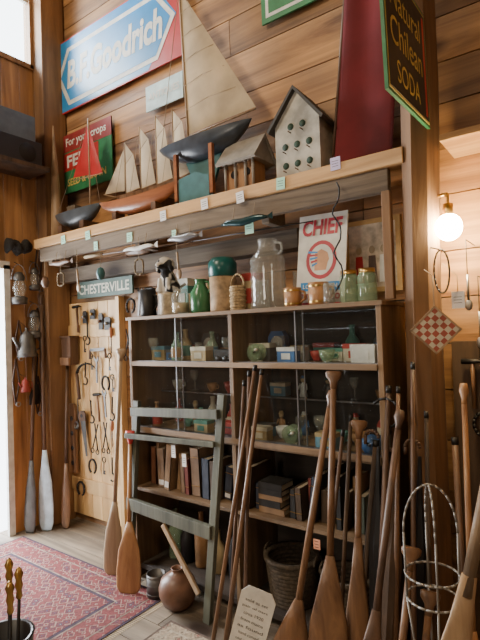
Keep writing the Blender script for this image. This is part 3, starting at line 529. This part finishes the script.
# left wall hangings
def lantern(y,z,s=1):
    b=B(); x=-3.60; b.lathe([(.001,-.10*s),(.045*s,-.10*s),(.048*s,-.06*s),(.03*s,-.05*s)],(x,y,z),dsteel,18); b.lathe([(.03*s,-.05*s),(.042*s,0),(.028*s,.05*s)],(x,y,z),glj,18); b.lathe([(.032*s,.05*s),(.036*s,.07*s),(.018*s,.10*s),(.001,.105*s)],(x,y,z),dsteel,18)
    b.tube([(x,y+.05*s*math.cos(t),z+.05*s+.10*s*math.sin(t)) for t in arc(10,0,math.pi)],.003,steel); b.tube([(x,y,z+.15*s),(-3.665,y,z+.17*s)],.003,iron); b.obj('barn_lantern')
lantern(-.42,1.90,1.25); lantern(-.30,1.62,1.1); lantern(-.29,1.98,.9)
def pot(y,z,s,m):
    b=B(); x=-3.58; b.lathe([(.001,-.09*s),(.07*s,-.09*s),(.065*s,-.06*s),(.045*s,.06*s),(.04*s,.07*s),(.02*s,.09*s),(.008*s,.10*s),(.012*s,.115*s),(.001,.12*s)],(x,y,z),m,20)
    b.rod((x,y-.05*s,z-.03*s),(x,y-.10*s,z+.05*s),.016*s,m,.008*s); b.tube([(x,y+.045*s,z+.05*s),(x,y+.1*s,z+.04*s),(x,y+.1*s,z-.03*s),(x,y+.06*s,z-.05*s)],.006*s,m); b.tube([(x,y,z+.12*s),(-3.665,y,z+.16*s)],.002,iron); b.obj('coffee_pot')
pot(-.38,1.46,1.1,dsteel); pot(-.40,1.14,.55,mat('dull_red_enamel',(.30,.04,.03),.5))
b=B(); b.rod((-3.60,-.28,1.38),(-3.60,-.30,1.12),.007,iron); b.loft([((-3.60,-.30,1.14),.02,.012),((-3.60,-.31,1.05),.05,.012),((-3.60,-.315,.98),.045,.008)],V((0,1,0)),V((1,0,0)),iron,12); b.tube([(-3.60,-.28,1.38),(-3.665,-.28,1.40)],.003,iron); b.obj('cast_iron_skimmer')
b=B(); b.loft([((-3.58,-.52+.02*i,2.22+.015*math.sin(i)),.05+.012*math.sin(i*2.1),.05+.012*math.cos(i*1.7)) for i in range(10)],V((1,0,0)),V((0,0,1)),mat('black_fur',(.02,.018,.016),1,scale=90,bump=1),12); b.obj('fur_hat')
for y,z,h in((-.26,1.75,.25),(-.24,2.3,.4),(-.27,1.2,.3),(-.42,1.65,.3),(-.45,1.35,.35)):
    b=B(); b.tube([(-3.62,y,z),(-3.61,y+.02,z-h*.5),(-3.61,y-.015,z-h),(-3.60,y-.04,z-h*.5),(-3.62,y,z)],.007,leather); b.lathe([(.02,0),(.02,.006),(.012,.006)],(-3.6,y,z-h),steel,14,ax=(1,0,0)); b.obj('harness_strap')
# ---------------- paddles & poles ----------------
def paddle(name,foot,top,bl,bw2,m,rs=.013,grip='T',mg=None,mb=None,nrm=(.45,-.9,0),tagm=None,tip=.35):
    foot,top=V(foot),V(top); a=(top-foot); L_=a.length; a.normalize(); n=V(nrm); X=n.cross(a).normalized(); Y=a.cross(X).normalized(); b=B()
    w=bw2/2; prof=[(0,w*tip,.004),(.03,w*.75,.006),(.10,w*.96,.007),(.3,w,.008),(.6,w*.86,.009),(.82,w*.5,.011),(1.0,rs*1.2,rs)]
    b.loft([(foot+a*(t*bl),ww,tt) for t,ww,tt in prof],X,Y,mb or m,16)
    secs=[(foot+a*bl,rs,rs),(foot+a*(L_*.6),rs*1.05,rs*1.05),(foot+a*(L_-.08),rs*.95,rs*.95)]
    if grip=='T': secs+=[(top-a*.045,rs*1.3,rs),(top-a*.025,.034,rs*1.1),(top-a*.006,.036,rs),(top,.026,rs*.6)]
    elif grip=='knob': secs+=[(top-a*.06,rs*.9,rs*.9),(top-a*.03,rs*1.7,rs*1.7),(top,rs*1.2,rs*1.2)]
    elif grip=='wedge': secs+=[(top-a*.075,rs,rs),(top-a*.02,.032,rs),(top,.034,rs*.7)]
    else: secs+=[(top,rs,rs)]
    b.loft(secs[:3],X,Y,m,12)
    b.loft(secs[2:],X,Y,mg or m,12)
    if tagm:
        c=foot+a*(bl+.05); T=frameT(c+n.normalized()*(rs+.004),X,a); b.prism([(-.02,-.09),(.02,-.09),(.02,-.02),(0,0),(-.02,-.02)],.002,tagm,T)
    return b.obj(name)
pblue=mat('pale_blue_paint',(.50,.60,.68),.5)
paddle('canoe_paddle',(-2.49,-.48,.002),(-2.40,-.43,1.42),.46,.125,W_pad3)
paddle('canoe_paddle',(-2.23,-.57,.002),(-2.30,-.46,.92),.40,.155,W_pad2,grip='wedge',mg=red)
paddle('canoe_paddle',(-.86,-.80,.002),(-.935,-.46,1.31),.60,.17,W_pad,.014)
paddle('canoe_paddle',(-1.03,-.86,.002),(-.955,-.44,1.22),.43,.18,W_pad,.014,grip='knob')
paddle('canoe_paddle',(-.775,-.72,.002),(-.83,-.45,1.10),.66,.10,W_pad,grip='T')
paddle('canoe_paddle',(-.60,-.88,.002),(-.56,-.66,.70),.3,.13,W_pad,grip='T',tagm=tagw)
paddle('canoe_paddle',(-.52,-.92,.002),(-.50,-.66,.56),.3,.13,W_pad,grip='T')
paddle('canoe_paddle',(-.70,-.90,.002),(-.64,-.48,1.16),.5,.12,W_pole,grip='knob')
paddle('long_oar',(-.47,-.98,.002),(-.27,-.72,1.10),.75,.14,W_pad3,.019,'none',tip=.8)
paddle('long_oar',(-.36,-.72,.002),(-.41,-.42,1.27),.45,.11,W_pad2,.011,'knob')
paddle('long_oar',(-3.50,-.30,.002),(-3.58,-.25,1.85),.62,.13,W_pole,.014,'none',mb=pblue,tip=.6)
paddle('long_oar',(-3.57,-.40,.002),(-3.62,-.28,1.7),.55,.10,W_pole,.014,'none',mb=dsteel,tip=.6)
paddle('long_oar',(-3.40,-.20,.002),(-3.48,-.09,1.35),.5,.08,W_pole,.013,'none',mb=W_pad)
def pole(name,a,c,r1,r2,m,hook_=0):
    b=B(); a,c=V(a),V(c); b.rod(a,c,r1,m,r2,12); d=(c-a).normalized(); b.rod(a,a+d*.05,r1*1.2,iron,r1*1.1); b.rod(c-d*.03,c,r2*1.15,iron)
    if hook_: b.tube([c+V((.06*math.sin(t),-.02,.06-.06*math.cos(t))) for t in arc(8,0,math.pi*1.3)],.006,iron)
    b.obj(name)
pole('boat_pole',(-1.46,-.76,.002),(-1.37,-.44,1.33),.011,.009,W_pad); pole('boat_pole',(-1.28,-.74,.002),(-1.41,-.44,1.30),.011,.009,W_pole); pole('boat_pole',(-1.37,-.79,.002),(-1.33,-.44,1.31),.012,.010,W_pad); pole('boat_pole',(-1.42,-.68,.002),(-1.45,-.43,1.25),.010,.008,W_pole)
pole('boat_pole',(-.70,-.74,.002),(-.70,-.43,1.25),.013,.011,W_pole); pole('boat_pole',(-.66,-.70,.002),(-.71,-.43,1.08),.014,.012,iron,1); pole('walking_stick',(-.80,-.70,.002),(-.76,-.44,1.02),.011,.012,W_dark); pole('walking_stick',(-.40,-.60,.002),(-.46,-.38,1.05),.012,.012,W_pole)
for (xa,ya,xb,yb_,zz,mm) in((-.90,-.62,-.87,-.44,1.12,W_dark),(-.57,-.70,-.60,-.42,1.35,W_pole),(-.52,-.66,-.56,-.40,1.15,W_dark),(-.33,-.55,-.36,-.10,1.3,W_dark),(-.28,-.6,-.30,-.10,1.4,W_pole),(-.62,-.76,-.66,-.43,1.25,W_pad),(-.98,-.66,-.91,-.44,1.05,W_pole)): pole('fishing_pole',(xa,ya,.002),(xb,yb_,zz),.011,.008,mm)
for (a,c,mm) in(((-.73,-.66,.002),(-.745,-.45,1.05),black),((-.66,-.78,.002),(-.66,-.46,.98),W_dark),((-.58,-.62,.002),(-.585,-.42,1.02),black)):
    b=B(); a,c=V(a),V(c); d=(c-a); X=V((1,0,0)); Y=V((0,1,0))
    b.loft([(a,.004,.004),(a+d*.06,.008,.008),(a+d*.2,.02,.02),(a+d*.6,.036,.034),(a+d*.78,.014,.014),(a+d*.95,.007,.007)],X,Y,mm,8,smooth=False)
    b.tube([c+V((-.03+.03*math.cos(t),0,.03*math.sin(t)-.02)) for t in arc(8,0,math.pi)]+[c+V((-.06,0,-.05))],.008,W_pole); b.obj('umbrella')
b=B(); T=frameT((-1.24,-.88,.02),(1,0.35,-.30),(.30,.3,1)); b.prism([(-.07,0),(.07,0),(.075,.40),(.05,.43),(-.05,.43),(-.075,.40)],.006,white,T)
ink=mat('faded_ink',(.12,.12,.12),.8)
for k in range(14): b.text(['old paddles','hand carved','as found','from maine','circa 1920','pair of oars','sold as set'][k%7],.11-.012*(k%3),.012,ink,T@Matrix.Translation((0,.04+.026*k,.0065)),bold=.0)
b.obj('paper_card_sign')
# sage frame
b=B()
def beam(a,c,w,d,m):
    a,c=V(a),V(c); ax=(c-a).normalized(); n=V((0,-1,0)); X=n.cross(ax).normalized(); T=frameT(a,X,ax); L_=(c-a).length; b.prism([(-w/2,0),(w/2,0),(w/2,L_),(-w/2,L_)],d,m,T)
beam((-2.30,-.52,0.001),(-2.27,-.44,1.10),.045,.03,W_sage); beam((-1.67,-.54,0.001),(-1.60,-.44,1.17),.045,.03,W_sage)
beam((-2.27,-.485,1.04),(-1.60,-.48,1.07),.05,.03,W_sage); beam((-2.29,-.52,.50),(-1.64,-.52,.46),.07,.03,W_sage); beam((-2.29,-.52,.90),(-1.63,-.48,.91),.03,.02,W_sage); beam((-1.98,-.53,.44),(-1.70,-.56,.15),.03,.015,W_pad3)
b.obj('wooden_easel_frame',.003)
b=B(); b.lathe([(.001,0),(.055,0),(.085,.025),(.103,.07),(.105,.11),(.09,.155),(.055,.182),(.032,.19),(.030,.205),(.036,.21),(.028,.21),(.022,.19)],(-1.90,-.50,.002),mat('brown_stoneware',(.18,.09,.055),.4,var=.4),28); b.obj('stoneware_jug')
b=B(); b.lathe([(.001,0),(.055,0),(.055,.13),(.05,.13),(.05,.01)],(-2.08,-.49,.002),dsteel,22)
for q in(.02,.07,.115): b.lathe([(.055,q),(.058,q+.004),(.055,q+.008)],(-2.08,-.49,.002),dsteel,22)
b.obj('tin_can')
wk2=mat('dark_wicker',(.10,.075,.05),.9,var=.5,scale=60)
def basket(x,y,z,r_,h):
    b=B()
    for k in range(int(h/.02)): rr=r_*(.82+.18*k*.02/h); b.lathe([(rr,k*.02),(rr+.006,k*.02+.01),(rr,k*.02+.02)],(x,y,z),wk2,24)
    b.lathe([(.001,.005),(r_*.82,.005)],(x,y,z),wk2,24); b.lathe([(r_-.012,h),(r_+.012,h),(r_+.012,h+.018),(r_-.012,h+.018),(r_-.012,h)],(x,y,z),wk2,24)
    for s_ in(-1,1): b.tube([(x+s_*(r_+.01),y+.04*math.cos(t),z+h+.04*math.sin(t)) for t in arc(8,0,math.pi)],.006,wk2)
    b.obj('woven_basket')
basket(-1.33,-.22,.082,.14,.22); basket(-1.02,-.22,.082,.12,.2)
for x,hh,m in((-2.2,.3,glg),(-2.1,.26,black),(-1.98,.32,cm[6]),(-1.85,.24,cm[2]),(-1.72,.3,black)):
    b=B(); b.lathe([(.001,0),(.042,0),(.044,.01),(.044,hh*.6),(.015,hh*.78),(.014,hh),(.018,hh+.002),(.001,hh+.006)],(x,-.2,.082),m,18); b.obj('old_bottle')
# wire basket stand
b=B(); wr=mat('pale_wire',(.26,.24,.21),.5,.4); xc,yc=-.47,-.74
for zz,rr in((.58,.085),(.66,.088)): b.tube([(xc+rr*math.cos(t),yc+rr*math.sin(t),zz) for t in arc(20,0,2*math.pi)],.004,wr)
for an in(.5,2.0):
    c,s_=math.cos(an),math.sin(an)
    b.tube([(xc+.088*c*math.cos(t),yc+.088*s_*math.cos(t),.80+.16*math.sin(t)) for t in arc(14,0,math.pi)],.004,wr)
    for q in(-1,1): b.tube([(xc+q*.088*c,yc+q*.088*s_,.80),(xc+q*.085*c,yc+q*.085*s_,.58),(xc+q*.05*c,yc+q*.05*s_,.30),(xc+q*.09*c,yc+q*.09*s_,.003)],.004,wr)
b.obj('wire_basket_stand')
# ---------------- right wall bits ----------------
b=B(); bulb=mat('bulb_glow',(1,.76,.42),.5,emit=260,bump=0,var=0); b.ell((-.475,-.25,1.915),(.055,.055,.058),bulb,20); b.lathe([(.02,.05),(.022,.06),(.02,.10),(.001,.10)],(-.475,-.25,1.915),brass,14); b.tube([(-.475,-.25,2.01),(-.475,-.25,2.06),(-.54,-.22,2.06)],.007,brass); b.obj('wall_lamp')
b=B(); T=frameT((-.51,-.40,1.48),(.94,.34,0),(0,0,1)); Tt=T@Matrix.Rotation(math.pi/4,4,'Z')
for i in range(6):
    for j in range(6):
        x,y=-.066+i*.022,-.066+j*.022
        b.prism([(x,y),(x+.022,y),(x+.022,y+.022),(x,y+.022)],.006,[mat('faded_red_yarn',(.34,.09,.06),.9),mat('yarn_cream',(.55,.48,.36),.9)][(i+j)%2],Tt)
for q in((-.07,-.07,.07,-.062),(-.07,.062,.07,.07),(-.07,-.07,-.062,.07),(.062,-.07,.07,.07)): b.prism([(q[0],q[1]),(q[2],q[1]),(q[2],q[3]),(q[0],q[3])],.008,W_pad3,Tt)
b.tube([T@V((0,.095,0)),T@V((0,.22,-.01)),T@V((-.03,.25,-.03))],.002,twine); b.obj('pot_holder')
b=B(); b.tube([(-.49+.03*math.sin(t),-.34,1.72+.09*math.cos(t)) for t in arc(20,0,2*math.pi)],.004,black); b.tube([(-.49,-.34,1.81),(-.54,-.30,1.83)],.003,iron); b.obj('bead_necklace')
for x,z in((-.42,1.66),(-.36,1.64),(-.38,1.50)):
    b=B(); b.tube([(x,-.2,z+.05),(x,-.2,z+.2),(x,-.006,z+.2)],.002,iron); b.rod((x,-.2,z+.05),(x,-.2,z-.06),.005,steel); b.ell((x,-.2,z-.08),(.016,.006,.024),steel); b.obj('hanging_spoon')
tag(-.44,1.60,-.30,tagw,.05,.07)
b=B(); b.rod((-.44,-.30,1.63),(-.44,-.30,1.70),.0015,twine); b.tube([(-.44,-.30,1.70),(-.50,-.28,1.76)],.0015,twine); b.obj('tag_string')
for x,z,k in((-.44,1.25,'hammer'),(-.36,1.28,'wrench'),(-.40,1.05,'horseshoe')): tool(k,x,z,-.075)
# ---------------- foreground fire tools ----------------
b=B(); fx,fy=-1.72,-1.56
b.lathe([(.001,.01),(.08,.01),(.09,.2),(.10,.44),(.105,.45),(.092,.45),(.08,.2),(.07,.03),(.001,.03)],(fx,fy,.008),black,26)
for i in range(6):
    an=i*1.1; tx,ty=fx+.055*math.cos(an),fy+.055*math.sin(an); b.rod((fx+.03*math.cos(an),fy+.03*math.sin(an),.06),(tx,ty,.56+.02*(i%3)),.006,iron)
    b.lathe([(.006,0),(.012,.01),(.009,.03),(.014,.05),(.010,.07),(.016,.09),(.008,.11),(.001,.115)],(tx,ty,.55+.02*(i%3)),brass,12)
b.obj('fire_tool_bucket')
tag(-1.93,.84,-.47,tagw,.03,.07); tag(-1.85,.80,-.47,tagw,.03,.07); tag(-.945,.62,-.66,mat('tag_orange',(.9,.4,.25),.7),.03,.04)
# ---------------- lights ----------------
w=bpy.data.worlds.new('World'); bpy.context.scene.world=w; w.use_nodes=True; bg=w.node_tree.nodes['Background']; bg.inputs[0].default_value=(.88,.94,1,1); bg.inputs[1].default_value=8.0
def area(n_,loc,tgt,size,e,col):
    l_=bpy.data.lights.new(n_,'AREA'); l_.size=size; l_.energy=e; l_.color=col; o=bpy.data.objects.new(n_,l_); o.location=loc; o.rotation_euler=(V(tgt)-V(loc)).to_track_quat('-Z','Y').to_euler(); bpy.context.collection.objects.link(o)
area('daylight_door',(-4.7,-.95,1.4),(-2.5,-.6,.9),1.5,300,(.92,.96,1))
area('daylight_window',(-4.6,-.9,4.3),(-2.5,-.5,3.2),1.2,240,(.94,.97,1))
area('shop_light_a',(-2.6,-3.6,4.4),(-2.2,0,1.8),.8,100,(1,.83,.60))
area('shop_light_b',(.6,-3.6,3.9),(-1.2,0,1.6),.7,18,(1,.80,.56))
area('case_fill_light',(-1.0,-4.6,2.0),(-1.6,0,1.3),.8,30,(1,.88,.72))  # unseen fill added low behind the camera to brighten the case, no fixture there
